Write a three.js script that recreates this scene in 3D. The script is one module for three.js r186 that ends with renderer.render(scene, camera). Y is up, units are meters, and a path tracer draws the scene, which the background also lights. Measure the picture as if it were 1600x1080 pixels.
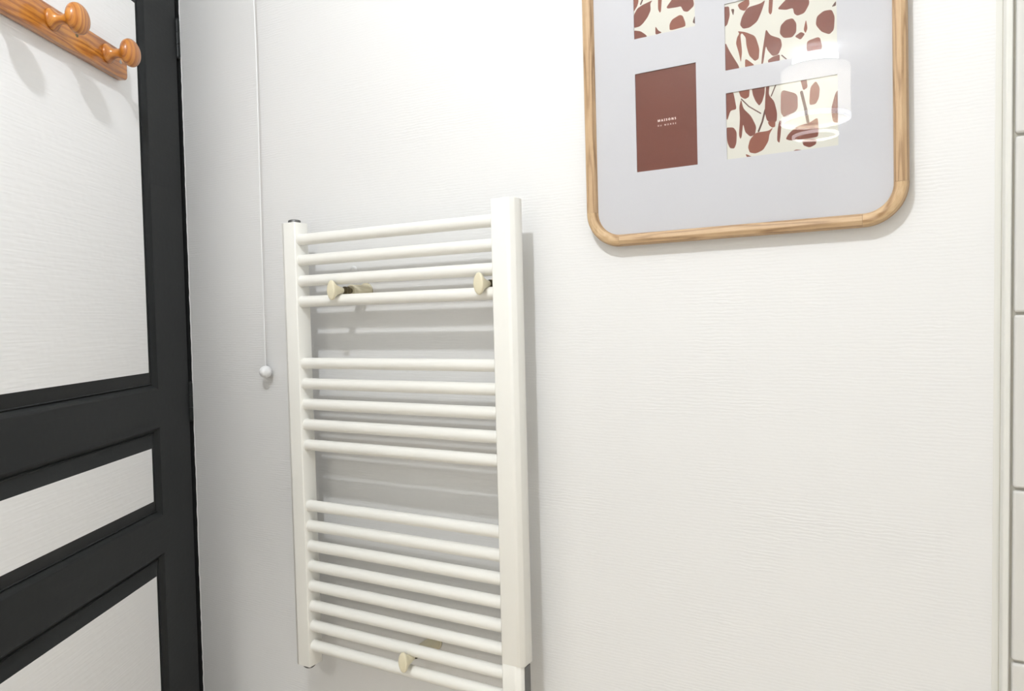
import * as THREE from 'three';
import { RoundedBoxGeometry } from 'three/addons/geometries/RoundedBoxGeometry.js';
import { mergeGeometries, mergeVertices, toCreasedNormals } from 'three/addons/utils/BufferGeometryUtils.js';

// ---------------------------------------------------------------- camera, light, exposure
const EYE = 1.2;                                   // camera height above the floor
const scene = new THREE.Scene();
scene.background = new THREE.Color(0x000000);
const camera = new THREE.PerspectiveCamera(2 * Math.atan(540 / 1150) * 180 / Math.PI, 1600 / 1080, 0.02, 30);
camera.rotation.order = 'YXZ';
camera.rotation.set(-0.0393, 0.5123, -0.0191);
camera.position.set(0, EYE, 1.1437);
const renderer = new THREE.WebGLRenderer({ antialias: true });
renderer.toneMapping = THREE.LinearToneMapping;
renderer.toneMappingExposure = 0.405;
renderer.shadowMap.enabled = true;
const CEIL = 2.42, ZB = 3.75, XR = 1.05, XL = -1.53;
const LAMP1 = new THREE.Vector3(-0.43, 2.31, 1.06);   // globe lamp that throws the shadows
const LAMP2 = new THREE.Vector3(-0.456, CEIL, 2.65);  // drum lamp mirrored in the picture glass
const LIGHT_COLOR = new THREE.Color().setRGB(0.965, 1.0, 1.04);
const LAMP1_CD = 7.7, LAMP2_CD = 42;

// ---------------------------------------------------------------- helpers
function rng(seed) { let s = seed >>> 0; return () => { s = (s + 0x6D2B79F5) | 0; let t = Math.imul(s ^ (s >>> 15), 1 | s); t = (t + Math.imul(t ^ (t >>> 7), 61 | t)) ^ t; return ((t ^ (t >>> 14)) >>> 0) / 4294967296; }; }
function noise2(seed, nx, ny) {                    // tileable value noise on an nx by ny lattice; arguments 0..1
  const r = rng(seed), g = Array.from({ length: nx * ny }, r);
  const sm = t => t * t * (3 - 2 * t);
  return (u, v) => {
    u = (u - Math.floor(u)) * nx; v = (v - Math.floor(v)) * ny;
    const i = Math.floor(u) % nx, j = Math.floor(v) % ny, a = sm(u - Math.floor(u)), b = sm(v - Math.floor(v));
    const i2 = (i + 1) % nx, j2 = (j + 1) % ny;
    return (g[j * nx + i] * (1 - a) + g[j * nx + i2] * a) * (1 - b) + (g[j2 * nx + i] * (1 - a) + g[j2 * nx + i2] * a) * b;
  };
}
function dataTex(w, h, fn, srgb, mw, mh) {         // fn(u, v) -> [r, g, b] 0..1; one repeat spans mw by mh metres
  const d = new Uint8Array(w * h * 4);
  for (let j = 0; j < h; j++) for (let i = 0; i < w; i++) {
    const c = fn((i + 0.5) / w, (j + 0.5) / h), k = (j * w + i) * 4;
    for (let q = 0; q < 3; q++) d[k + q] = Math.max(0, Math.min(255, Math.round(c[q] * 255)));
    d[k + 3] = 255;
  }
  const t = new THREE.DataTexture(d, w, h);
  t.magFilter = THREE.LinearFilter; t.minFilter = THREE.LinearMipmapLinearFilter; t.generateMipmaps = true;
  t.wrapS = t.wrapT = THREE.RepeatWrapping; t.repeat.set(1 / mw, 1 / mh);
  if (srgb) t.colorSpace = THREE.SRGBColorSpace;
  t.needsUpdate = true;
  return t;
}
function boxUV(geo, swap) {                        // uv in metres by the dominant axis of each triangle
  const g = geo.index ? geo.toNonIndexed() : geo;
  const p = g.attributes.position, uv = new Float32Array(p.count * 2);
  const a = new THREE.Vector3(), b = new THREE.Vector3(), c = new THREE.Vector3();
  for (let i = 0; i < p.count; i += 3) {
    a.fromBufferAttribute(p, i); b.fromBufferAttribute(p, i + 1); c.fromBufferAttribute(p, i + 2);
    const n = b.clone().sub(a).cross(c.clone().sub(a)), x = Math.abs(n.x), y = Math.abs(n.y), z = Math.abs(n.z);
    [a, b, c].forEach((q, k) => {
      let s, t;
      if (z >= x && z >= y) { s = q.x; t = q.y; } else if (x >= y) { s = q.z; t = q.y; } else { s = q.x; t = q.z; }
      if (swap) [s, t] = [t, s];
      uv[(i + k) * 2] = s; uv[(i + k) * 2 + 1] = t;
    });
  }
  g.setAttribute('uv', new THREE.BufferAttribute(uv, 2));
  return g;
}
const taken = {};
function numbered(n) { const k = taken[n] = (taken[n] ?? -1) + 1; return k ? n + '_' + String(k).padStart(3, '0') : n; }
function mesh(name, geo, mat, parent) {
  const m = new THREE.Mesh(geo, mat); m.name = parent ? name : numbered(name);
  m.castShadow = m.receiveShadow = true; (parent ?? scene).add(m); return m;
}
function thing(name, label, category, group) {
  const g = new THREE.Group(); g.name = numbered(name); g.userData = { label, category };
  if (group) g.userData.group = group;
  scene.add(g); return g;
}
function struct(name, geo, mat, label) {
  const m = mesh(name, geo, mat); m.userData.kind = 'structure'; if (label) m.userData.label = label; return m;
}
const box = (x0, x1, y0, y1, z0, z1) => boxUV(new THREE.BoxGeometry(x1 - x0, y1 - y0, z1 - z0).translate((x0 + x1) / 2, (y0 + y1) / 2, (z0 + z1) / 2));
const rbox = (x0, x1, y0, y1, z0, z1, r, s = 2) => boxUV(new RoundedBoxGeometry(x1 - x0, y1 - y0, z1 - z0, s, r).translate((x0 + x1) / 2, (y0 + y1) / 2, (z0 + z1) / 2));
const lathe = (pts, seg = 32) => new THREE.LatheGeometry(pts.map(p => new THREE.Vector2(p[0], p[1])), seg);
function extrudeY(pts, y0, y1, bevel = 0) {        // plan outline of [x, z] points raised from y0 to y1
  const s = new THREE.Shape(pts.map(p => new THREE.Vector2(p[0], -p[1])));
  const g = new THREE.ExtrudeGeometry(s, { depth: y1 - y0 - 2 * bevel, bevelEnabled: bevel > 0, bevelThickness: bevel, bevelSize: bevel, bevelOffset: -bevel, bevelSegments: 2 });
  g.rotateX(-Math.PI / 2).translate(0, y0 + bevel, 0);
  return toCreasedNormals(g, 0.6);
}
function roundedOutline(corners, seg = 8) {        // [x, z, radius] corners -> points
  const out = [], n = corners.length;
  for (let i = 0; i < n; i++) {
    const [px, pz] = corners[(i + n - 1) % n], [x, z, r] = corners[i], [qx, qz] = corners[(i + 1) % n];
    if (!r) { out.push([x, z]); continue; }
    const l1 = Math.hypot(px - x, pz - z), l2 = Math.hypot(qx - x, qz - z);
    const a = [x + (px - x) / l1 * r, z + (pz - z) / l1 * r], b = [x + (qx - x) / l2 * r, z + (qz - z) / l2 * r];
    const c = [a[0] + b[0] - x, a[1] + b[1] - z];
    for (let k = 0; k <= seg; k++) {               // right-angled corners: slide on a circle about c
      const t = k / seg * Math.PI / 2, ca = Math.cos(t), sb = Math.sin(t);
      out.push([c[0] + (a[0] - c[0]) * ca + (b[0] - c[0]) * sb, c[1] + (a[1] - c[1]) * ca + (b[1] - c[1]) * sb]);
    }
  }
  return out;
}

// ---------------------------------------------------------------- materials
const nA = noise2(11, 24, 96), nB = noise2(12, 64, 192), nC = noise2(13, 7, 9), nD = noise2(14, 160, 160), nE = noise2(15, 22, 60);
const ribTex = dataTex(1024, 1024, (u, v) => {     // embossed wallpaper under paint: uneven horizontal ribs
  const wob = (nA(u, v) - 0.5) * 1.5 + (nB(u, v) - 0.5) * 0.8;
  const rib = 0.5 + 0.5 * Math.sin(2 * Math.PI * 98 * v + wob * 2.4);
  const amp = 0.14 + 0.9 * Math.pow(nC(u, v), 1.4) * (0.25 + 1.0 * nE(u, v));
  const h = 0.35 + 0.5 * amp * Math.pow(rib, 0.8) + 0.1 * (nD(u, v) - 0.5);
  return [h, h, h];
}, false, 0.5, 0.5);
const M = {};
M.wallpaper = new THREE.MeshStandardMaterial({ color: new THREE.Color().setRGB(0.79, 0.787, 0.778), roughness: 0.62, bumpMap: ribTex, bumpScale: 0.0005 });
const lumpA = noise2(21, 40, 40), lumpB = noise2(22, 9, 140);
const brushTex = dataTex(512, 512, (u, v) => { const h = 0.5 + 0.35 * (lumpA(u, v) - 0.5) + 0.5 * (lumpB(u, v) - 0.5); return [h, h, h]; }, false, 0.35, 0.35);
M.paintWall = new THREE.MeshStandardMaterial({ color: new THREE.Color().setRGB(0.80, 0.80, 0.795), roughness: 0.7, bumpMap: brushTex, bumpScale: 0.0003 });
M.ceiling = new THREE.MeshStandardMaterial({ color: new THREE.Color().setRGB(0.85, 0.85, 0.84), roughness: 0.9 });
M.floor = new THREE.MeshStandardMaterial({ color: new THREE.Color().setRGB(0.56, 0.48, 0.38), roughness: 0.5 });
M.doorWhite = new THREE.MeshStandardMaterial({ color: new THREE.Color().setRGB(0.87, 0.865, 0.86), roughness: 0.5, bumpMap: brushTex, bumpScale: 0.0004 });
M.doorBlack = new THREE.MeshPhysicalMaterial({ color: new THREE.Color().setRGB(0.0175, 0.019, 0.0193), roughness: 0.4, specularIntensity: 0.35, bumpMap: brushTex, bumpScale: 0.0002 });
M.radiator = new THREE.MeshStandardMaterial({ color: new THREE.Color().setRGB(0.86, 0.85, 0.80), roughness: 0.33 });
M.ivory = new THREE.MeshStandardMaterial({ color: new THREE.Color().setRGB(0.74, 0.68, 0.50), roughness: 0.4 });
M.steel = new THREE.MeshStandardMaterial({ color: new THREE.Color().setRGB(0.32, 0.32, 0.31), roughness: 0.35, metalness: 1 });
M.brownMetal = new THREE.MeshStandardMaterial({ color: new THREE.Color().setRGB(0.16, 0.13, 0.07), roughness: 0.4, metalness: 0.6 });
M.plug = new THREE.MeshStandardMaterial({ color: new THREE.Color().setRGB(0.15, 0.15, 0.145), roughness: 0.45, metalness: 0.7 });
M.rubber = new THREE.MeshStandardMaterial({ color: new THREE.Color().setRGB(0.02, 0.02, 0.02), roughness: 0.6 });
M.whitePlastic = new THREE.MeshStandardMaterial({ color: new THREE.Color().setRGB(0.84, 0.84, 0.84), roughness: 0.35 });
M.trim = new THREE.MeshStandardMaterial({ color: new THREE.Color().setRGB(0.74, 0.735, 0.69), roughness: 0.35 });
const tileA = noise2(31, 6, 6);
const tileBump = dataTex(128, 128, (u, v) => { const h = tileA(u, v); return [h, h, h]; }, false, 0.25, 0.25);
M.tile = new THREE.MeshPhysicalMaterial({ color: new THREE.Color().setRGB(0.68, 0.67, 0.64), roughness: 0.18, bumpMap: tileBump, bumpScale: 0.0004 });
M.grout = new THREE.MeshStandardMaterial({ color: new THREE.Color().setRGB(0.52, 0.50, 0.44), roughness: 0.95 });
// woods: grain runs along u, rings across v
function wood(seed, dark, mid, light, rings, mw, mh) {
  const n1 = noise2(seed, 4, 9), n2 = noise2(seed + 1, 10, 90), n3 = noise2(seed + 2, 26, 240), n4 = noise2(seed + 3, 3, 4);
  return dataTex(512, 512, (u, v) => {
    const r = 0.5 + 0.5 * Math.sin(2 * Math.PI * (rings * v + 1.5 * n1(u, v)));
    let t = 0.45 * Math.pow(r, 2.2) + 0.35 * n2(u, v) + 0.25 * n4(u, v);
    const fine = n3(u, v) > 0.72 ? 0.16 : 0;
    t = Math.min(1, Math.max(0, t + fine));
    const c = [0, 1, 2].map(k => t < 0.5 ? light[k] + (mid[k] - light[k]) * t * 2 : mid[k] + (dark[k] - mid[k]) * (t - 0.5) * 2);
    return c;
  }, true, mw, mh);
}
const pineTex = wood(41, [0.53, 0.29, 0.08], [0.69, 0.42, 0.13], [0.81, 0.56, 0.21], 9, 0.30, 0.10);
M.pine = new THREE.MeshPhysicalMaterial({ map: pineTex, roughness: 0.4, clearcoat: 0.7, clearcoatRoughness: 0.12 });
const oakTex = wood(51, [0.54, 0.42, 0.30], [0.71, 0.59, 0.45], [0.80, 0.69, 0.55], 5, 0.35, 0.08);
const oakTexB = wood(57, [0.57, 0.44, 0.30], [0.74, 0.62, 0.47], [0.83, 0.72, 0.57], 4, 0.22, 0.08);
M.oak = new THREE.MeshStandardMaterial({ map: oakTex, roughness: 0.55 });
M.oakCorner = new THREE.MeshStandardMaterial({ map: oakTexB, roughness: 0.55 });

// ---------------------------------------------------------------- room shell
struct('floor', box(-3.1, XR + 0.1, -0.1, 0, -0.12, ZB + 0.1), M.floor);
struct('ceiling', box(-3.1, XR + 0.1, CEIL, CEIL + 0.1, -0.12, ZB + 0.1), M.ceiling);
const XE = -1.513;                                  // where the papered wall meets the door frame
struct('wall_front', box(XE, 0.0845, 0, CEIL, -0.12, 0), M.wallpaper, 'white wall with horizontally ribbed painted wallpaper');
struct('wall_right', box(XR, XR + 0.1, 0, CEIL, 0, ZB), M.paintWall);
struct('wall_back', box(XL - 0.12, XR + 0.1, 0, CEIL, ZB, ZB + 0.1), M.paintWall);
{
  const w = struct('wall_left', mergeGeometries([box(XL - 0.12, XL, 0, CEIL, 0.92, ZB), box(XL - 0.12, XL, 2.10, CEIL, 0, 0.92), box(XL - 0.12, XE, 2.10, CEIL, -0.12, 0)]), M.paintWall);
  // hallway outside the door
  struct('wall_hall', mergeGeometries([box(-3.1, -3.0, 0, CEIL, -0.12, ZB), box(-3.0, XL - 0.12, 0, CEIL, -0.12, -0.02), box(-3.0, XL - 0.12, 0, CEIL, 1.6, 1.7)]), M.paintWall);
  void w;
}
struct('trim_1', mergeGeometries([box(XL - 0.13, XE - 0.0005, 0, 2.10, -0.12, 0.003), box(XL - 0.13, XL + 0.014, 0, 2.10, 0.88, 0.935), box(XL - 0.13, XL + 0.014, 2.06, 2.11, 0.003, 0.935)]), M.doorBlack, 'black painted door frame');
// tiled stretch of the same wall, right of a plastic edge strip
{
  const back = struct('wall_tiled', box(0.0845, XR, 0, CEIL, -0.12, 0.004), M.grout, 'grout bed with large cream wall tiles');
  const pitch = 0.2262, jointY = EYE - 0.0084, x0 = 0.0985, tw = 0.30, gap = 0.0035;
  const variants = [];
  for (let r = Math.floor(-jointY / pitch); r * pitch + jointY < CEIL; r++) {
    const a = Math.max(0.001, jointY + r * pitch + gap / 2), b = Math.min(CEIL - 0.001, jointY + (r + 1) * pitch - gap / 2);
    if (b - a < 0.02) continue;
    for (let c = 0; c < 5; c++) {
      const xa = x0 + c * (tw + gap), xb = Math.min(XR - 0.001, xa + tw);
      if (xb - xa < 0.02) continue;
      const key = (b - a).toFixed(4) + (xb - xa).toFixed(4);
      const g = variants[key] ??= rbox(-(xb - xa) / 2, (xb - xa) / 2, -(b - a) / 2, (b - a) / 2, -0.006, 0.006, 0.0035, 2);
      const t = mesh('tile', g, M.tile, back); t.position.set((xa + xb) / 2, (a + b) / 2, 0.0045);
    }
  }
  const prof = [[0, 0]];
  for (let k = 0; k <= 8; k++) { const t = k / 8 * Math.PI / 2; prof.push([0.0005 + 0.005 * (1 - Math.cos(t)), 0.0105 * Math.sin(t)]); }
  prof.push([0.0095, 0.0105], [0.0105, 0.0098], [0.0105, 0.004], [0.0118, 0.004], [0.0118, 0]);
  struct('trim_2', extrudeY(prof.map(([x, z]) => [x + 0.0845, z + 0.0001]).reverse(), 0, CEIL), M.trim, 'white plastic edge strip between the wallpaper and the tiles');
  // paint seam ridge left of the strip
  struct('trim_3', box(0.0775, 0.0845, 0, CEIL, 0, 0.0012), M.trim, 'narrow painted sealant line along the edge strip');
}

// ---------------------------------------------------------------- door (open inwards), local x runs from the free edge to the hinge, z faces the room
const TH = 27.58 * Math.PI / 180;
const HX = -1.512, HZ = 0.010;
const door = new THREE.Group(); door.name = numbered('door_1'); door.userData = { kind: 'structure', label: 'black and white panelled door hinged beside the papered wall' };
door.position.set(HX, 0, HZ); door.rotation.y = Math.PI / 2 + TH; scene.add(door);
{
  const W = 0.83, T = 0.036, U0 = 0.004, S = 0.142, Y0 = 0.008, Y1 = 2.05;
  const bx = (u0, u1, y0, y1, z0, z1) => box(-u1, -u0, y0, y1, z0, z1);
  const e = y => EYE + y;
  // openings between faces: [y0, y1]
  const uA = S, uB = W - S;
  const op = [[0.20, e(-0.4985)], [e(-0.418), e(-0.224)], [e(-0.1434), e(0.705)]];
  mesh('stile', bx(U0, S, Y0, Y1, -T, 0), M.doorBlack, door);
  mesh('stile', bx(uB, W, Y0, Y1, -T, 0), M.doorBlack, door);
  const ry = [[Y0, op[0][0]], [op[0][1], op[1][0]], [op[1][1], op[2][0]], [op[2][1], Y1]];
  for (const [a, b] of ry) mesh('rail', bx(uA, uB, a, b, -T, 0), M.doorBlack, door);
  // ring of sloped quads between two rectangles at two depths
  const ring = (o, i, zo, zi, steps) => {
    const pos = [];
    const P = (r, z) => [[-r[0], r[2], z], [-r[1], r[2], z], [-r[1], r[3], z], [-r[0], r[3], z]];
    const lev = steps ?? [[0, zo], [1, zi]];
    for (let k = 0; k + 1 < lev.length; k++) {
      const mix = t => o.map((v, q) => v + (i[q] - v) * t);
      const A = P(mix(lev[k][0]), lev[k][1]), B = P(mix(lev[k + 1][0]), lev[k + 1][1]);
      for (let s = 0; s < 4; s++) { const t = (s + 1) % 4; pos.push(...A[t], ...A[s], ...B[s], ...A[t], ...B[s], ...B[t]); }
    }
    const g = new THREE.BufferGeometry(); g.setAttribute('position', new THREE.Float32BufferAttribute(pos, 3)); g.computeVertexNormals();
    return boxUV(g);
  };
  for (const [a, b] of op) {
    const o = [uA, uB, a, b], m1 = [uA + 0.010, uB - 0.010, a + 0.011, b - 0.011], f = [uA + 0.0365, uB - 0.0365, a + 0.0395, b - 0.0415];
    mesh('moulding', ring(o, m1, 0, -0.012, [[0, 0], [0.15, -0.0004], [0.45, -0.0028], [0.8, -0.0066], [1, -0.0092]]), M.doorBlack, door);
    const p = mesh('panel', bx(f[0], f[1], f[2], f[3], -0.02, 0), M.doorWhite, door); p.userData.label = 'white field of the door panel';
    const bv = mesh('bevel', ring(m1, f, -0.013, -0.0005, [[0, -0.0092], [0.07, -0.0068], [0.14, -0.0082], [1, -0.0006]]), M.doorBlack, p); bv.userData.label = 'black sloping border of the panel';
    mesh('panel_back', bx(uA, uB, a, b, -0.03, -0.021), M.doorBlack, p);
  }
  // hinges on the room side
  for (const [a, b] of [[0.616, 0.700], [-0.228, -0.143]]) {
    const k = [];
    for (let s = 0; s < 3; s++) k.push(new THREE.CylinderGeometry(0.0055, 0.0055, (b - a) / 3 - 0.001, 14).translate(0.002, e(a + (b - a) * (s + 0.5) / 3), 0.001));
    k.push(new THREE.SphereGeometry(0.0052, 12, 8).translate(0.002, e(b), 0.001), new THREE.SphereGeometry(0.0052, 12, 8).translate(0.002, e(a), 0.001));
    mesh('hinge', mergeGeometries(k.map(q => boxUV(q))), M.doorBlack, door);
  }
}

{ // ragged line of white paint where the papered wall meets the black door frame
  const r = rng(91), pts = [];
  for (let y = 0; y <= CEIL; y += 0.012) pts.push(new THREE.Vector3(XE + 0.0012 + 0.0012 * (r() - 0.5), y, 0.0002 + 0.0008 * r()));
  struct('trim_4', new THREE.TubeGeometry(new THREE.CatmullRomCurve3(pts), 400, 0.0008, 6), M.whitePlastic, 'uneven bead of white paint along the door frame');
}
// ---------------------------------------------------------------- coat rack on the door
{
  const rack = thing('coat_rack', 'varnished orange pine coat rack with turned knobs on the white door panel', 'coat rack');
  rack.position.set(HX, EYE + 0.508, HZ); rack.rotation.y = Math.PI / 2 + TH;
  const uL = 0.708, uR = 0.247, h = 0.0545, zf = 0.0175;
  const sh = new THREE.Shape(roundedOutline([[-uL, -h / 2, 0.010], [-uR, -h / 2, 0.010], [-uR, h / 2, 0.010], [-uL, h / 2, 0.010]], 5).map(p => new THREE.Vector2(p[0], p[1])));
  const bg = new THREE.ExtrudeGeometry(sh, { depth: zf - 0.0005 - 0.006, bevelEnabled: true, bevelThickness: 0.003, bevelSize: 0.003, bevelOffset: -0.003, bevelSegments: 3 }).translate(0, 0, 0.0035);
  mesh('board', boxUV(toCreasedNormals(bg, 0.7)), M.pine, rack);
  const prof = [[0, 0], [0.0165, 0], [0.0178, 0.0015], [0.0178, 0.004], [0.0165, 0.0062], [0.0125, 0.0095], [0.0095, 0.014], [0.0083, 0.019], [0.0085, 0.025], [0.0105, 0.030], [0.0150, 0.0335], [0.0205, 0.0365], [0.0243, 0.0405], [0.0256, 0.0450], [0.0248, 0.0495], [0.0215, 0.0540], [0.0160, 0.0575], [0.0085, 0.0596], [0, 0.0602]];
  const curve = new THREE.SplineCurve(prof.slice(1).map(p => new THREE.Vector2(p[0], p[1]))).getPoints(44);
  [0.317, 0.4775, 0.638].forEach((u, i) => {
    const g = lathe([[0, 0], ...curve.map(p => [Math.max(0, p.x), p.y])], 40);
    const p = g.attributes.position, uv = g.attributes.uv;
    g.rotateX(Math.PI / 2);
    for (let k = 0; k < p.count; k++) {             // solid wood: growth rings about an axis outside the knob
      const x = p.getX(k), y = p.getY(k), z = p.getZ(k);
      uv.setXY(k, y * 0.8 + i * 0.11, Math.hypot(x + 0.055 + 0.01 * i, (z - 0.03) * 0.7) * 1.25 + i * 0.03);
    }
    const m = mesh('knob', g, M.pine, rack); m.position.set(-u, 0.003, zf - 0.0008);
  });
  for (const u of [0.2715, 0.409, 0.684]) {
    const s = mesh('screw', lathe([[0, 0.0018], [0.002, 0.0017], [0.0038, 0.0008], [0.0041, 0]], 16).rotateX(Math.PI / 2), u === 0.409 ? M.brownMetal : M.steel, rack);
    s.position.set(-u, 0.003, zf - 0.0004);
  }
}

// ---------------------------------------------------------------- towel radiator
{
  const rad = thing('towel_radiator', 'cream white ladder towel radiator with horizontal tubes mounted on the wallpapered wall', 'radiator');
  const Y0 = EYE + 0.159;
  rad.position.set(-1.0745, Y0, 0); rad.rotation.z = 0.006;
  const RW = 0.4455, ZF = 0.09, ZK = 0.054, ZA = ZF - 0.0145, PITCH = 0.0406, TOP = 0.034, BOT = -0.852;
  const profL = w => roundedOutline([[0, ZF, 0.002], [0, ZK, 0.002], [-w, ZK, 0.006], [-w, ZF, 0.0135]].map(p => p), 8);
  const profR = w => roundedOutline([[RW, ZK, 0.002], [RW, ZF, 0.002], [RW + w, ZF, 0.0135], [RW + w, ZK, 0.006]], 8);
  const up1 = mesh('upright', extrudeY(profL(0.042), BOT, TOP, 0.001), M.radiator, rad);
  const notch = -0.749;
  const up2 = mesh('upright', mergeGeometries([extrudeY(profR(0.042), notch, TOP, 0.001), extrudeY(profR(0.0375), BOT, notch + 0.001, 0.001)]), M.radiator, rad);
  const idx = [0, 1, 2, 3, 6, 7, 8, 9, 10, 13, 14, 15, 16, 17, 18, 19, 20];
  const tube = new THREE.CylinderGeometry(0.011, 0.011, RW + 0.006, 32, 1, true).rotateZ(Math.PI / 2);
  const collar = new THREE.TorusGeometry(0.0112, 0.0009, 8, 32).rotateY(Math.PI / 2);
  for (const i of idx) {
    const t = mesh('tube', tube, M.radiator, rad); t.position.set(RW / 2, -i * PITCH, ZA);
    for (const d of [-1, 1]) mesh('weld_ring', collar, M.radiator, t).position.x = d * (RW / 2 - 0.0006);
  }
  // vent plug on top, blanking plugs below
  const vent = mesh('vent_plug', lathe([[0, 0.0066], [0.0095, 0.0066], [0.0112, 0.0058], [0.0122, 0.0046], [0.0122, 0], [0.0130, 0], [0.0130, -0.001]], 18), M.plug, up1); vent.position.set(-0.018, TOP, ZF - 0.018);
  const bp = lathe([[0, -0.0075], [0.0085, -0.007], [0.0118, -0.004], [0.0125, 0.001]], 24);
  mesh('blanking_plug', bp, M.rubber, up1).position.set(-0.016, BOT, ZF - 0.0155);
  mesh('blanking_plug', bp, M.rubber, up2).position.set(RW + 0.02, BOT, ZF - 0.0185);
  mesh('vent_cap', lathe([[0, 0.003], [0.007, 0.0028], [0.009, 0.001], [0.009, -0.001]], 20), M.radiator, up2).position.set(RW + 0.019, TOP, ZF - 0.019);
  const pl = mesh('side_plate', rbox(RW + 0.0365, RW + 0.0392, BOT + 0.004, notch - 0.004, ZF - 0.030, ZF - 0.012, 0.0008), M.steel, up2); pl.material = M.plug; pl.userData.label = 'dull metal plate in the side notch';
  // wall brackets clamped between two tubes
  const wallPart = lathe([[0, 0.0003], [0.0165, 0.0003], [0.0165, 0.004], [0.0125, 0.006], [0.0122, 0.046], [0.0105, 0.0475], [0, 0.0475]], 28).rotateX(Math.PI / 2);
  const stem = lathe([[0.0055, 0.047], [0.0055, 0.052], [0.0078, 0.0525], [0.0078, 0.056], [0.0055, 0.0565], [0.0055, 0.061], [0.0078, 0.0615], [0.0078, 0.065], [0.005, 0.0655], [0.005, 0.08]], 24).rotateX(Math.PI / 2);
  const kn = new THREE.SplineCurve([[0.0062, 0.072], [0.0075, 0.080], [0.0105, 0.0885], [0.0150, 0.0945], [0.0182, 0.0975], [0.0186, 0.1000], [0.0172, 0.1022], [0.0110, 0.1035], [0, 0.1040]].map(p => new THREE.Vector2(...p))).getPoints(30);
  const knobG = lathe([[0, 0.072], ...kn.map(p => [Math.max(0, p.x), p.y])], 36).rotateX(Math.PI / 2);
  { const p = knobG.attributes.position; for (let k = 0; k < p.count; k++) { const r = Math.hypot(p.getX(k), p.getY(k)); if (r > 1e-6) p.setX(k, p.getX(k) * (Math.min(r, 0.0082) + Math.max(0, r - 0.0082) * 0.14) / r); } knobG.computeVertexNormals(); }   // upright oval head
  const wx = rad.position.x;
  for (const [x, y] of [[-0.9745 - wx, -2.5 * PITCH - 0.002], [-0.6485 - wx, -2.5 * PITCH - 0.004], [-0.831 - wx, -19.5 * PITCH + 0.006]]) {
    const b = mesh('wall_bracket', wallPart, M.ivory, rad); b.position.set(x, y, 0); b.userData.label = 'ivory plastic wall bracket';
    mesh('stem', stem, M.brownMetal, b); mesh('clamp_knob', knobG, M.ivory, b);
  }
}
// small cap on the wall behind the upper tubes
{
  const c = mesh('screw_cap', lathe([[0, 0.004], [0.005, 0.0037], [0.0085, 0.002], [0.0095, 0.0002]], 24).rotateX(Math.PI / 2), M.whitePlastic);
  c.position.set(-1.0055, EYE + 0.0985, 0); c.userData = { label: 'small round white cap on the wall behind the radiator tubes', category: 'screw cap' };
}

// ---------------------------------------------------------------- pull cord
{
  const pc = thing('pull_cord', 'thin white pull cord ending in a small white ball beside the radiator', 'pull cord');
  const z = 0.0185, x = -1.2465, yb = EYE - 0.1095;
  pc.position.set(x, yb, z);
  mesh('cord', new THREE.TubeGeometry(new THREE.CatmullRomCurve3([new THREE.Vector3(0, 0.012, 0), new THREE.Vector3(0.0005, 0.3, 0.0005), new THREE.Vector3(0.002, 0.75, 0.001), new THREE.Vector3(0.004, CEIL - yb - 0.03, 0.0195)]), 40, 0.0011, 8), M.whitePlastic, pc);
  mesh('ball', lathe([...Array(19)].map((_, k) => { const t = -Math.PI / 2 + Math.PI * k / 18; return [Math.max(0.0001, 0.0133 * Math.cos(t)), 0.0133 * Math.sin(t)]; }).concat([[0.0022, 0.0142], [0.0001, 0.0145]]), 32), M.whitePlastic, pc);
  mesh('switch_housing', lathe([[0, 0], [0.030, 0.002], [0.034, 0.012], [0.034, 0.036], [0, 0.036]], 32), M.whitePlastic, pc).position.set(0.004, CEIL - yb - 0.0362, 0.0195);
}

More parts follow.
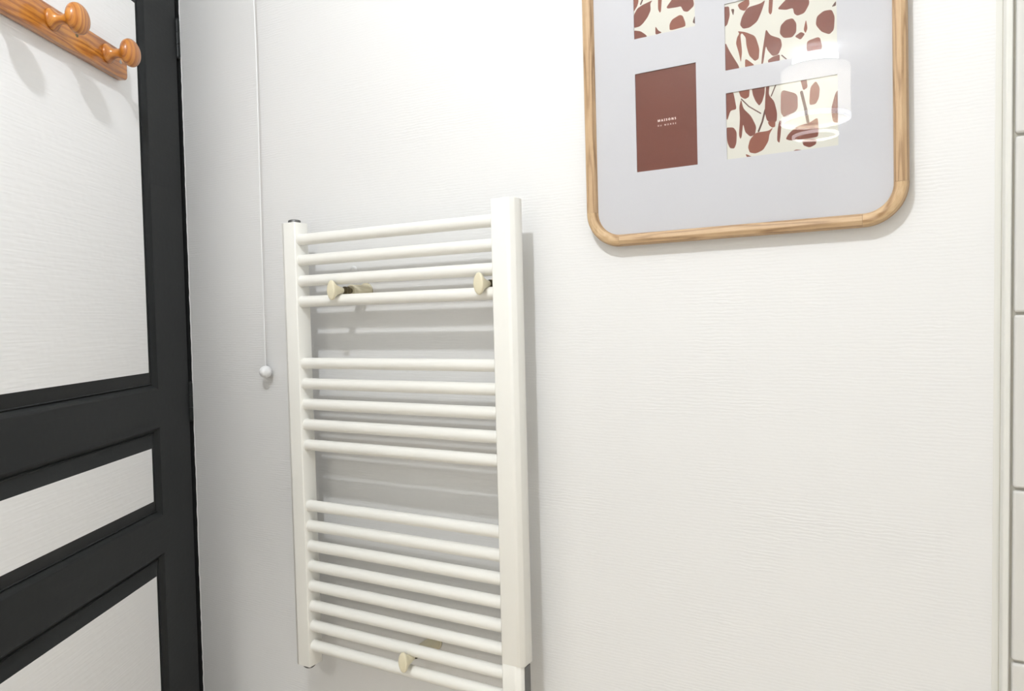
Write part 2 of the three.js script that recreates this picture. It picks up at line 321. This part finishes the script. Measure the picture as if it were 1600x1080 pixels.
// ---------------------------------------------------------------- picture frame
const FRAME = { x: -0.25, y: EYE + 0.45, roll: 0.0102 };
{
  const fr = thing('picture_frame', 'rounded pale wood multi photo frame with white mount hanging on the papered wall', 'picture frame');
  fr.position.set(FRAME.x, FRAME.y, 0); fr.rotation.z = FRAME.roll;
  const XA = -0.2405, XB = 0.228, YA = -0.338, YB = 0.257, RO = 0.057, BW = 0.019;
  // cross-section of the moulding: a = distance in from the outer edge, z = height off the wall
  const sec = [];
  const SZ = 0.0235;
  sec.push([0.0035, 0.0045]);
  for (let k = 0; k <= 14; k++) { const t = Math.PI * k / 14; sec.push([BW / 2 - BW / 2 * Math.cos(t), 0.0115 + (SZ - 0.0115) * Math.pow(Math.sin(t), 0.75)]); }
  sec.push([BW, 0.0045]);
  const sweep = (frames) => {                        // frames: [x, y, inward nx, ny, distance]
    const pos = [], uv = [], ind = [], n = sec.length;
    let vv = [0]; for (let k = 1; k < n; k++) vv.push(vv[k - 1] + Math.hypot(sec[k][0] - sec[k - 1][0], sec[k][1] - sec[k - 1][1]));
    frames.forEach(([x, y, nx, ny, d]) => sec.forEach(([a, z], k) => { pos.push(x + nx * a, y + ny * a, z); uv.push(d, vv[k]); }));
    for (let i = 0; i + 1 < frames.length; i++) for (let k = 0; k < n; k++) {
      const k2 = (k + 1) % n, a = i * n + k, b = i * n + k2, c = (i + 1) * n + k, e = (i + 1) * n + k2;
      ind.push(a, c, b, b, c, e);
    }
    for (const base of [0, (frames.length - 1) * n]) for (let k = 1; k + 1 < n; k++) base ? ind.push(base, base + k, base + k + 1) : ind.push(0, k + 1, k);
    const g = new THREE.BufferGeometry();
    g.setAttribute('position', new THREE.Float32BufferAttribute(pos, 3)); g.setAttribute('uv', new THREE.Float32BufferAttribute(uv, 2)); g.setIndex(ind);
    return toCreasedNormals(g, 0.9);
  };
  const G = 0.0003;                                  // hairline joint between the pieces
  const rails = [
    [[XA, YB - RO - G, 1, 0, 0], [XA, YA + RO + G, 1, 0, YB - YA - 2 * RO]],
    [[XA + RO + G, YA, 0, 1, 0.7], [XB - RO - G, YA, 0, 1, 0.7 + XB - XA - 2 * RO]],
    [[XB, YA + RO + G, -1, 0, 1.31], [XB, YB - RO - G, -1, 0, 1.31 + YB - YA - 2 * RO]],
    [[XB - RO - G, YB, 0, -1, 2], [XA + RO + G, YB, 0, -1, 2 + XB - XA - 2 * RO]]];
  for (const r of rails) mesh('rail', sweep(r), M.oak, fr);
  [[XA + RO, YA + RO, Math.PI], [XB - RO, YA + RO, 1.5 * Math.PI], [XB - RO, YB - RO, 0], [XA + RO, YB - RO, 0.5 * Math.PI]].forEach(([cx, cy, a0], i) => {
    const f = [];
    for (let k = 0; k <= 14; k++) { const t = a0 + Math.PI / 2 * k / 14; f.push([cx + RO * Math.cos(t), cy + RO * Math.sin(t), -Math.cos(t), -Math.sin(t), i * 0.37 + RO * Math.PI / 2 * k / 14]); }
    mesh('corner_piece', sweep(f), M.oakCorner, fr);
  });
  // prints: canvas drawings in the colours of the inserts
  const rust = '#692b12', rustD = '#4b2512', rustL = '#77381c', cream = '#d0cec3';
  const R = rng(77);
  const affine = (TL, TR, BL, w, h) => ([x, y]) => {   // drawing grid -> canvas
    const ax = TR[0] - TL[0], ay = TR[1] - TL[1], bx = BL[0] - TL[0], by = BL[1] - TL[1], det = ax * by - ay * bx, dx = x - TL[0], dy = y - TL[1];
    return [(dx * by - dy * bx) / det * w, (ax * dy - ay * dx) / det * h];
  };
  const leafShape = (ctx, pts, col) => {
    ctx.fillStyle = col; ctx.beginPath();
    const n = pts.length, mid = (a, b) => [(a[0] + b[0]) / 2, (a[1] + b[1]) / 2];
    let m = mid(pts[n - 1], pts[0]); ctx.moveTo(m[0], m[1]);
    for (let i = 0; i < n; i++) {                     // corners only slightly rounded
      const p = pts[i], a = pts[(i + n - 1) % n], b = pts[(i + 1) % n];
      const q1 = [p[0] + (a[0] - p[0]) * 0.28, p[1] + (a[1] - p[1]) * 0.28], q2 = [p[0] + (b[0] - p[0]) * 0.28, p[1] + (b[1] - p[1]) * 0.28];
      ctx.lineTo(q1[0], q1[1]); ctx.quadraticCurveTo(p[0], p[1], q2[0], q2[1]);
    }
    ctx.closePath(); ctx.fill();
  };
  const canvas = (w, h, fn) => { const c = document.createElement('canvas'); c.width = w; c.height = h; fn(c.getContext('2d'), w, h); const t = new THREE.CanvasTexture(c); t.colorSpace = THREE.SRGBColorSpace; t.anisotropy = 8; return t; };
  const small = pts => (Math.max(...pts.map(p => p[0])) - Math.min(...pts.map(p => p[0]))) * (Math.max(...pts.map(p => p[1])) - Math.min(...pts.map(p => p[1]))) < 2600;
  const stroke = (ctx, map, pts, wd, col) => { ctx.strokeStyle = col; ctx.lineWidth = wd; ctx.lineCap = 'round'; ctx.beginPath(); pts.map(map).forEach((p, i) => i ? ctx.lineTo(p[0], p[1]) : ctx.moveTo(p[0], p[1])); ctx.stroke(); };
  const leafPrint = (map0, leaves, stems, w, h, random) => canvas(w, h, ctx => {
    ctx.fillStyle = cream; ctx.fillRect(0, 0, w, h);
    const map = map0 ?? (p => p);
    stems.forEach(([pts, wd]) => stroke(ctx, map, pts, wd, rustD));
    leaves.forEach((l, i) => leafShape(ctx, l.map(map), small(l.map(map)) ? rustD : i % 3 === 1 ? rustL : rust));
    for (let k = 0; k < (random ?? 0); k++) {         // stretches above the photograph's edge
      const cx = R() * w, cy = R() * h * (map0 ? 0.5 : 1), a = R() * 6.28, L = 55 + 50 * R(), B = L * (0.3 + 0.25 * R());
      leafShape(ctx, [...Array(10)].map((_, q) => { const t = q / 10 * 6.283, s = Math.sin(t) * B * (0.65 + 0.35 * Math.cos(t)), c = Math.cos(t) * L; return [cx + c * Math.cos(a) - s * Math.sin(a), cy + c * Math.sin(a) + s * Math.cos(a)]; }), [rust, rustL, rustD][k % 3]);
    }
  });
  const mapLR = affine([100, 607], [823, 480], [105, 1032], 768, 494);
  const lowerRight = leafPrint(mapLR, [
    [[90, 600], [150, 597], [160, 640], [172, 705], [130, 715], [105, 785], [90, 700]],
    [[185, 585], [262, 570], [258, 625], [230, 640], [200, 625]],
    [[275, 565], [363, 545], [362, 600], [345, 655], [325, 680], [300, 650], [282, 610]],
    [[372, 545], [395, 540], [388, 610], [425, 650], [443, 720], [440, 775], [405, 785], [375, 770], [362, 720], [365, 640]],
    [[380, 778], [432, 776], [430, 808], [410, 814], [390, 800]],
    [[203, 640], [218, 700], [270, 745], [305, 810], [297, 860], [265, 877], [230, 850], [216, 795], [206, 880], [196, 895], [187, 870], [195, 760], [190, 690]],
    [[98, 825], [150, 822], [172, 850], [170, 920], [155, 957], [125, 957], [107, 920]],
    [[417, 812], [385, 835], [300, 850], [262, 895], [248, 945], [260, 978], [300, 982], [350, 957], [385, 900], [392, 855]],
    [[455, 775], [472, 762], [466, 850], [458, 908], [442, 895], [445, 830]],
    [[468, 575], [575, 600], [577, 700], [490, 750], [466, 720]],
    [[648, 668], [655, 560], [690, 520], [715, 560], [710, 620], [690, 660]],
    [[702, 740], [650, 775], [570, 800], [515, 850], [498, 882], [530, 890], [702, 862], [707, 820]],
    [[603, 880], [697, 870], [690, 905], [650, 927], [610, 915]],
    [[525, 974], [560, 943], [600, 943], [624, 965], [540, 981]],
    [[752, 950], [790, 915], [840, 905], [840, 945]],
    [[783, 690], [810, 590], [840, 560], [840, 768], [795, 768]],
    [[230, 986], [294, 1010], [245, 1017]],
    [[590, 500], [630, 495], [640, 560], [610, 580]]],
    [[[[205, 640], [255, 685], [335, 727]], 8], [[[365, 705], [345, 780], [320, 840]], 13], [[[434, 550], [405, 617]], 8], [[[600, 590], [625, 690], [640, 770]], 20]], 768, 494);
  const mapUR = affine([82, 28], [813, -118], [100, 458], 768, 494);
  const upperRight = leafPrint(mapUR, [
    [[75, 45], [115, 40], [121, 100], [105, 160], [80, 176]],
    [[172, 30], [250, -12], [256, 30], [225, 72], [190, 62]],
    [[128, 58], [152, 58], [145, 103]],
    [[362, 2], [330, 25], [240, 50], [205, 110], [193, 160], [215, 185], [260, 177], [310, 140], [337, 80]],
    [[388, -40], [414, -40], [409, 80], [398, 97], [384, 80]],
    [[442, 62], [490, 10], [530, -20], [640, -20], [650, 30], [620, 87], [575, 104], [553, 90], [545, 55], [500, 67]],
    [[467, 165], [500, 130], [545, 118], [570, 150], [570, 205], [545, 237], [490, 242], [463, 215]],
    [[630, 125], [642, 180], [630, 212], [617, 190]],
    [[698, 110], [740, 75], [790, 68], [810, 110], [807, 190], [780, 218], [730, 202], [693, 160]],
    [[788, 52], [815, 15], [815, 45]],
    [[178, 200], [230, 205], [300, 230], [330, 310], [327, 375], [300, 390], [260, 355], [240, 290], [235, 240], [208, 212], [197, 225], [212, 330], [205, 405], [190, 340], [168, 280], [175, 240], [190, 215]],
    [[370, 185], [400, 225], [470, 245], [480, 290], [457, 345], [420, 357], [385, 320], [372, 290], [358, 402], [344, 412], [350, 330], [360, 260]],
    [[92, 270], [125, 330], [200, 435], [170, 460], [100, 470], [92, 400]],
    [[233, 372], [305, 418], [235, 440]],
    [[388, 382], [420, 360], [467, 343], [467, 390], [393, 402]],
    [[560, 232], [600, 203], [627, 215], [600, 252]],
    [[640, 260], [720, 230], [740, 300], [690, 340], [640, 320]],
    [[250, -60], [330, -80], [340, -20], [280, -8]]], [[[[480, 350], [515, 377]], 8]], 768, 494);
  const mapUL = affine([300, -1005], [1325, -1190], [328, 650], 494, 768);
  const upperLeft = leafPrint(mapUL, [
    [[318, 240], [380, 130], [470, 75], [645, 5], [605, 60], [612, 170], [560, 280], [480, 382], [420, 432], [310, 455]],
    [[290, -60], [400, -60], [402, 20], [380, 90], [330, 165], [300, 190]],
    [[310, 495], [430, 508], [510, 560], [554, 602], [370, 660], [310, 640]],
    [[690, 435], [740, 510], [804, 545], [690, 580]],
    [[930, 520], [928, 420], [970, 340], [1100, 268], [1150, 288], [1192, 400], [1192, 462]],
    [[1308, 402], [1345, 290], [1360, 430]],
    [[878, 135], [980, 0], [1100, -60], [1300, -60], [1338, 130], [1230, 228], [1160, 212], [1120, 130], [1060, 142], [900, 158]],
    [[738, -40], [804, -40], [787, 200], [765, 218], [736, 160]]], [[[[440, 60], [480, -30]], 12]], 494, 768, 12);
  const topRight = leafPrint(null, [], [], 768, 494, 22);
  const brandCard = canvas(640, 1012, (ctx, w, h) => {
    ctx.fillStyle = '#5f2405'; ctx.fillRect(0, 0, w, h);
    const r = rng(5); ctx.globalAlpha = 0.05;
    for (let k = 0; k < 1600; k++) { ctx.fillStyle = r() > 0.5 ? '#6c3020' : '#4a180a'; ctx.fillRect(r() * w, r() * h, 1 + r() * 3, 4 + 40 * r()); }
    ctx.globalAlpha = 1; ctx.fillStyle = '#f4e9e4'; ctx.textAlign = 'left'; ctx.textBaseline = 'alphabetic';
    const spaced = (s, size, weight, y, x0, x1) => { ctx.font = weight + ' ' + size + 'px sans-serif'; const ws = [...s].map(c => ctx.measureText(c).width), tot = ws.reduce((a, b) => a + b, 0), g = (x1 - x0 - tot) / (s.length - 1); let x = x0; [...s].forEach((c, i) => { ctx.fillText(c, x, y); x += ws[i] + g; }); };
    spaced('MAISONS', 33, 'bold', 526, 230, 426);
    spaced('DU MONDE', 22, 'normal', 573, 230, 426);
  });
  // mount with cut openings
  const zM = 0.0125;
  const holes = { card: [-0.1538, -0.0567, -0.2225, -0.068], lower: [-0.0125, 0.1408, -0.2208, -0.1225], upper: [-0.0125, 0.1408, -0.089, 0.009], tall: [-0.1538, -0.0567, -0.0135, 0.141], top: [-0.0125, 0.1408, 0.0425, 0.141] };
  const rr = (x0, x1, y0, y1, r) => roundedOutline([[x0, y0, r], [x1, y0, r], [x1, y1, r], [x0, y1, r]], 8).map(p => new THREE.Vector2(p[0], p[1]));
  const inset = 0.014;
  const ms = new THREE.Shape(rr(XA + inset, XB - inset, YA + inset, YB - inset, RO - inset));
  for (const k in holes) { const [a, b, c, d] = holes[k]; ms.holes.push(new THREE.Path([[a, c], [a, d], [b, d], [b, c]].map(p => new THREE.Vector2(...p)))); }
  const mount = new THREE.MeshStandardMaterial({ color: new THREE.Color().setRGB(0.56, 0.56, 0.585), roughness: 0.8 });
  const mb = mesh('mount', new THREE.ExtrudeGeometry(ms, { depth: 0.0015, bevelEnabled: false }).translate(0, 0, zM - 0.0015), mount, fr); mb.userData.label = 'white card mount with cut openings';
  const bs = new THREE.Shape(rr(XA + 0.009, XB - 0.009, YA + 0.009, YB - 0.009, RO - 0.009));
  const bk = mesh('backing', new THREE.ExtrudeGeometry(bs, { depth: 0.003, bevelEnabled: false }).translate(0, 0, 0.0070), new THREE.MeshStandardMaterial({ color: 0x8a7a63, roughness: 0.9 }), fr); bk.userData.label = 'brown backing board';
  const print = (h, tex, label) => {
    const [a, b, c, d] = h, g = new THREE.PlaneGeometry(b - a, d - c).translate((a + b) / 2, (c + d) / 2, zM - 0.0016);
    const m = mesh('print', g, new THREE.MeshStandardMaterial({ map: tex, roughness: 0.55 }), fr); m.userData.label = label;
  };
  print(holes.card, brandCard, 'rust brown card with small white lettering');
  print(holes.lower, lowerRight, 'cream print with rust brown leaves');
  print(holes.upper, upperRight, 'cream print with rust brown leaves');
  print(holes.tall, upperLeft, 'upright cream print with rust brown leaves');
  print(holes.top, topRight, 'cream print with rust brown leaves');
  const gs = new THREE.Shape(rr(XA + 0.0145, XB - 0.0145, YA + 0.0145, YB - 0.0145, RO - 0.0145));
  const gl = mesh('glass', new THREE.ShapeGeometry(gs, 12).translate(0, 0, 0.0142), new THREE.MeshPhysicalMaterial({ color: 0xffffff, roughness: 0.0, transmission: 1, thickness: 0, ior: 1.5 }), fr); gl.userData.label = 'clear picture glass';
}

// ---------------------------------------------------------------- globe lamp overhead (its light throws the shadows in the picture)
{
  const l = thing('globe_lamp', 'small white globe lamp on the ceiling above the radiator', 'lamp');
  l.position.set(LAMP1.x, CEIL, LAMP1.z);
  const d = CEIL - LAMP1.y;
  mesh('ceiling_base', lathe([[0, -0.026], [0.03, -0.026], [0.045, -0.018], [0.05, -0.004], [0.05, 0]], 32), M.whitePlastic, l);
  mesh('neck', lathe([[0.014, -0.025], [0.014, -d + 0.046], [0.024, -d + 0.040]], 24), M.whitePlastic, l);
  const bulb = mesh('bulb', new THREE.SphereGeometry(0.045, 32, 20), new THREE.MeshStandardMaterial({ color: 0xffffff, emissive: LIGHT_COLOR, emissiveIntensity: 6, roughness: 0.5 }), l);
  bulb.position.y = -d; bulb.castShadow = false;
  const p = new THREE.PointLight(LIGHT_COLOR, LAMP1_CD, 0, 2); p.position.set(0, -d, 0); p.castShadow = true; p.shadow.radius = 1.3; p.name = 'bulb_light'; l.add(p);
}
// ---------------------------------------------------------------- double drum lamp further back, mirrored in the picture glass
{
  const l = thing('drum_lamp', 'double drum ceiling lamp with pale outer drum mirrored in the picture glass', 'lamp');
  l.position.copy(LAMP2);
  const yTop = -0.03, ring = (r, y, t) => new THREE.TorusGeometry(r, t, 8, 56).rotateX(Math.PI / 2).translate(0, y, 0);
  mesh('ceiling_base', lathe([[0, -0.03], [0.06, -0.03], [0.07, -0.012], [0.07, 0]], 40), M.whitePlastic, l);
  const opal = new THREE.MeshStandardMaterial({ color: 0xffffff, emissive: LIGHT_COLOR, emissiveIntensity: 60, roughness: 0.5 });
  const body = mesh('opal_shade', lathe([[0.101, yTop], [0.101, yTop - 0.085], [0.095, yTop - 0.10], [0.0001, yTop - 0.10]], 48), opal, l); body.castShadow = false;
  const sheer = new THREE.MeshPhysicalMaterial({ color: new THREE.Color().setRGB(0.95, 0.93, 0.88), roughness: 0.05, transmission: 1, thickness: 0, ior: 1.45 });
  const voile = new THREE.MeshPhysicalMaterial({ color: new THREE.Color().setRGB(0.90, 0.86, 0.79), roughness: 1, transmission: 0.45, thickness: 0, ior: 1.3 });
  mesh('outer_drum', new THREE.CylinderGeometry(0.153, 0.153, 0.235, 56, 1, true).translate(0, -0.205, 0), voile, l);
  mesh('inner_drum', new THREE.CylinderGeometry(0.101, 0.101, 0.27, 48, 1, true).translate(0, -0.265, 0), sheer, l);
  const rimGlint = new THREE.MeshStandardMaterial({ color: 0xffffff, emissive: LIGHT_COLOR, emissiveIntensity: 16, roughness: 0.4 });   // bulb glint on the plain shade rims, put in as emission
  mesh('rim', mergeGeometries([ring(0.153, -0.088, 0.0015)]), M.steel, l);
  mesh('rim', mergeGeometries([new THREE.CylinderGeometry(0.155, 0.155, 0.02, 56, 1, true).translate(0, -0.318, 0), lathe([[0.140, -0.329], [0.155, -0.329]], 56)]), rimGlint, l);
  mesh('rim', mergeGeometries([new THREE.CylinderGeometry(0.103, 0.103, 0.012, 48, 1, true).translate(0, -0.395, 0), lathe([[0.090, -0.401], [0.103, -0.401]], 48)]), rimGlint, l);
  const p = new THREE.PointLight(LIGHT_COLOR, LAMP2_CD, 0, 2); p.position.set(0, yTop - 0.17, 0); p.castShadow = true; p.shadow.radius = 3; p.name = 'drum_light'; l.add(p);
}
// ---------------------------------------------------------------- white appliance on the far wall (faint reflection low in the picture glass)
{
  const w = thing('wall_appliance', 'white rounded appliance hung on the far wall behind the camera', 'appliance');
  w.position.set(-0.30, 1.35, ZB);
  mesh('body', rbox(-0.23, 0.23, 0, 0.70, -0.40, 0, 0.06, 5), M.whitePlastic, w);
  mesh('lower_cover', rbox(-0.12, 0.12, -0.05, 0.01, -0.30, -0.06, 0.02, 3), M.whitePlastic, w);
}
renderer.render(scene, camera);
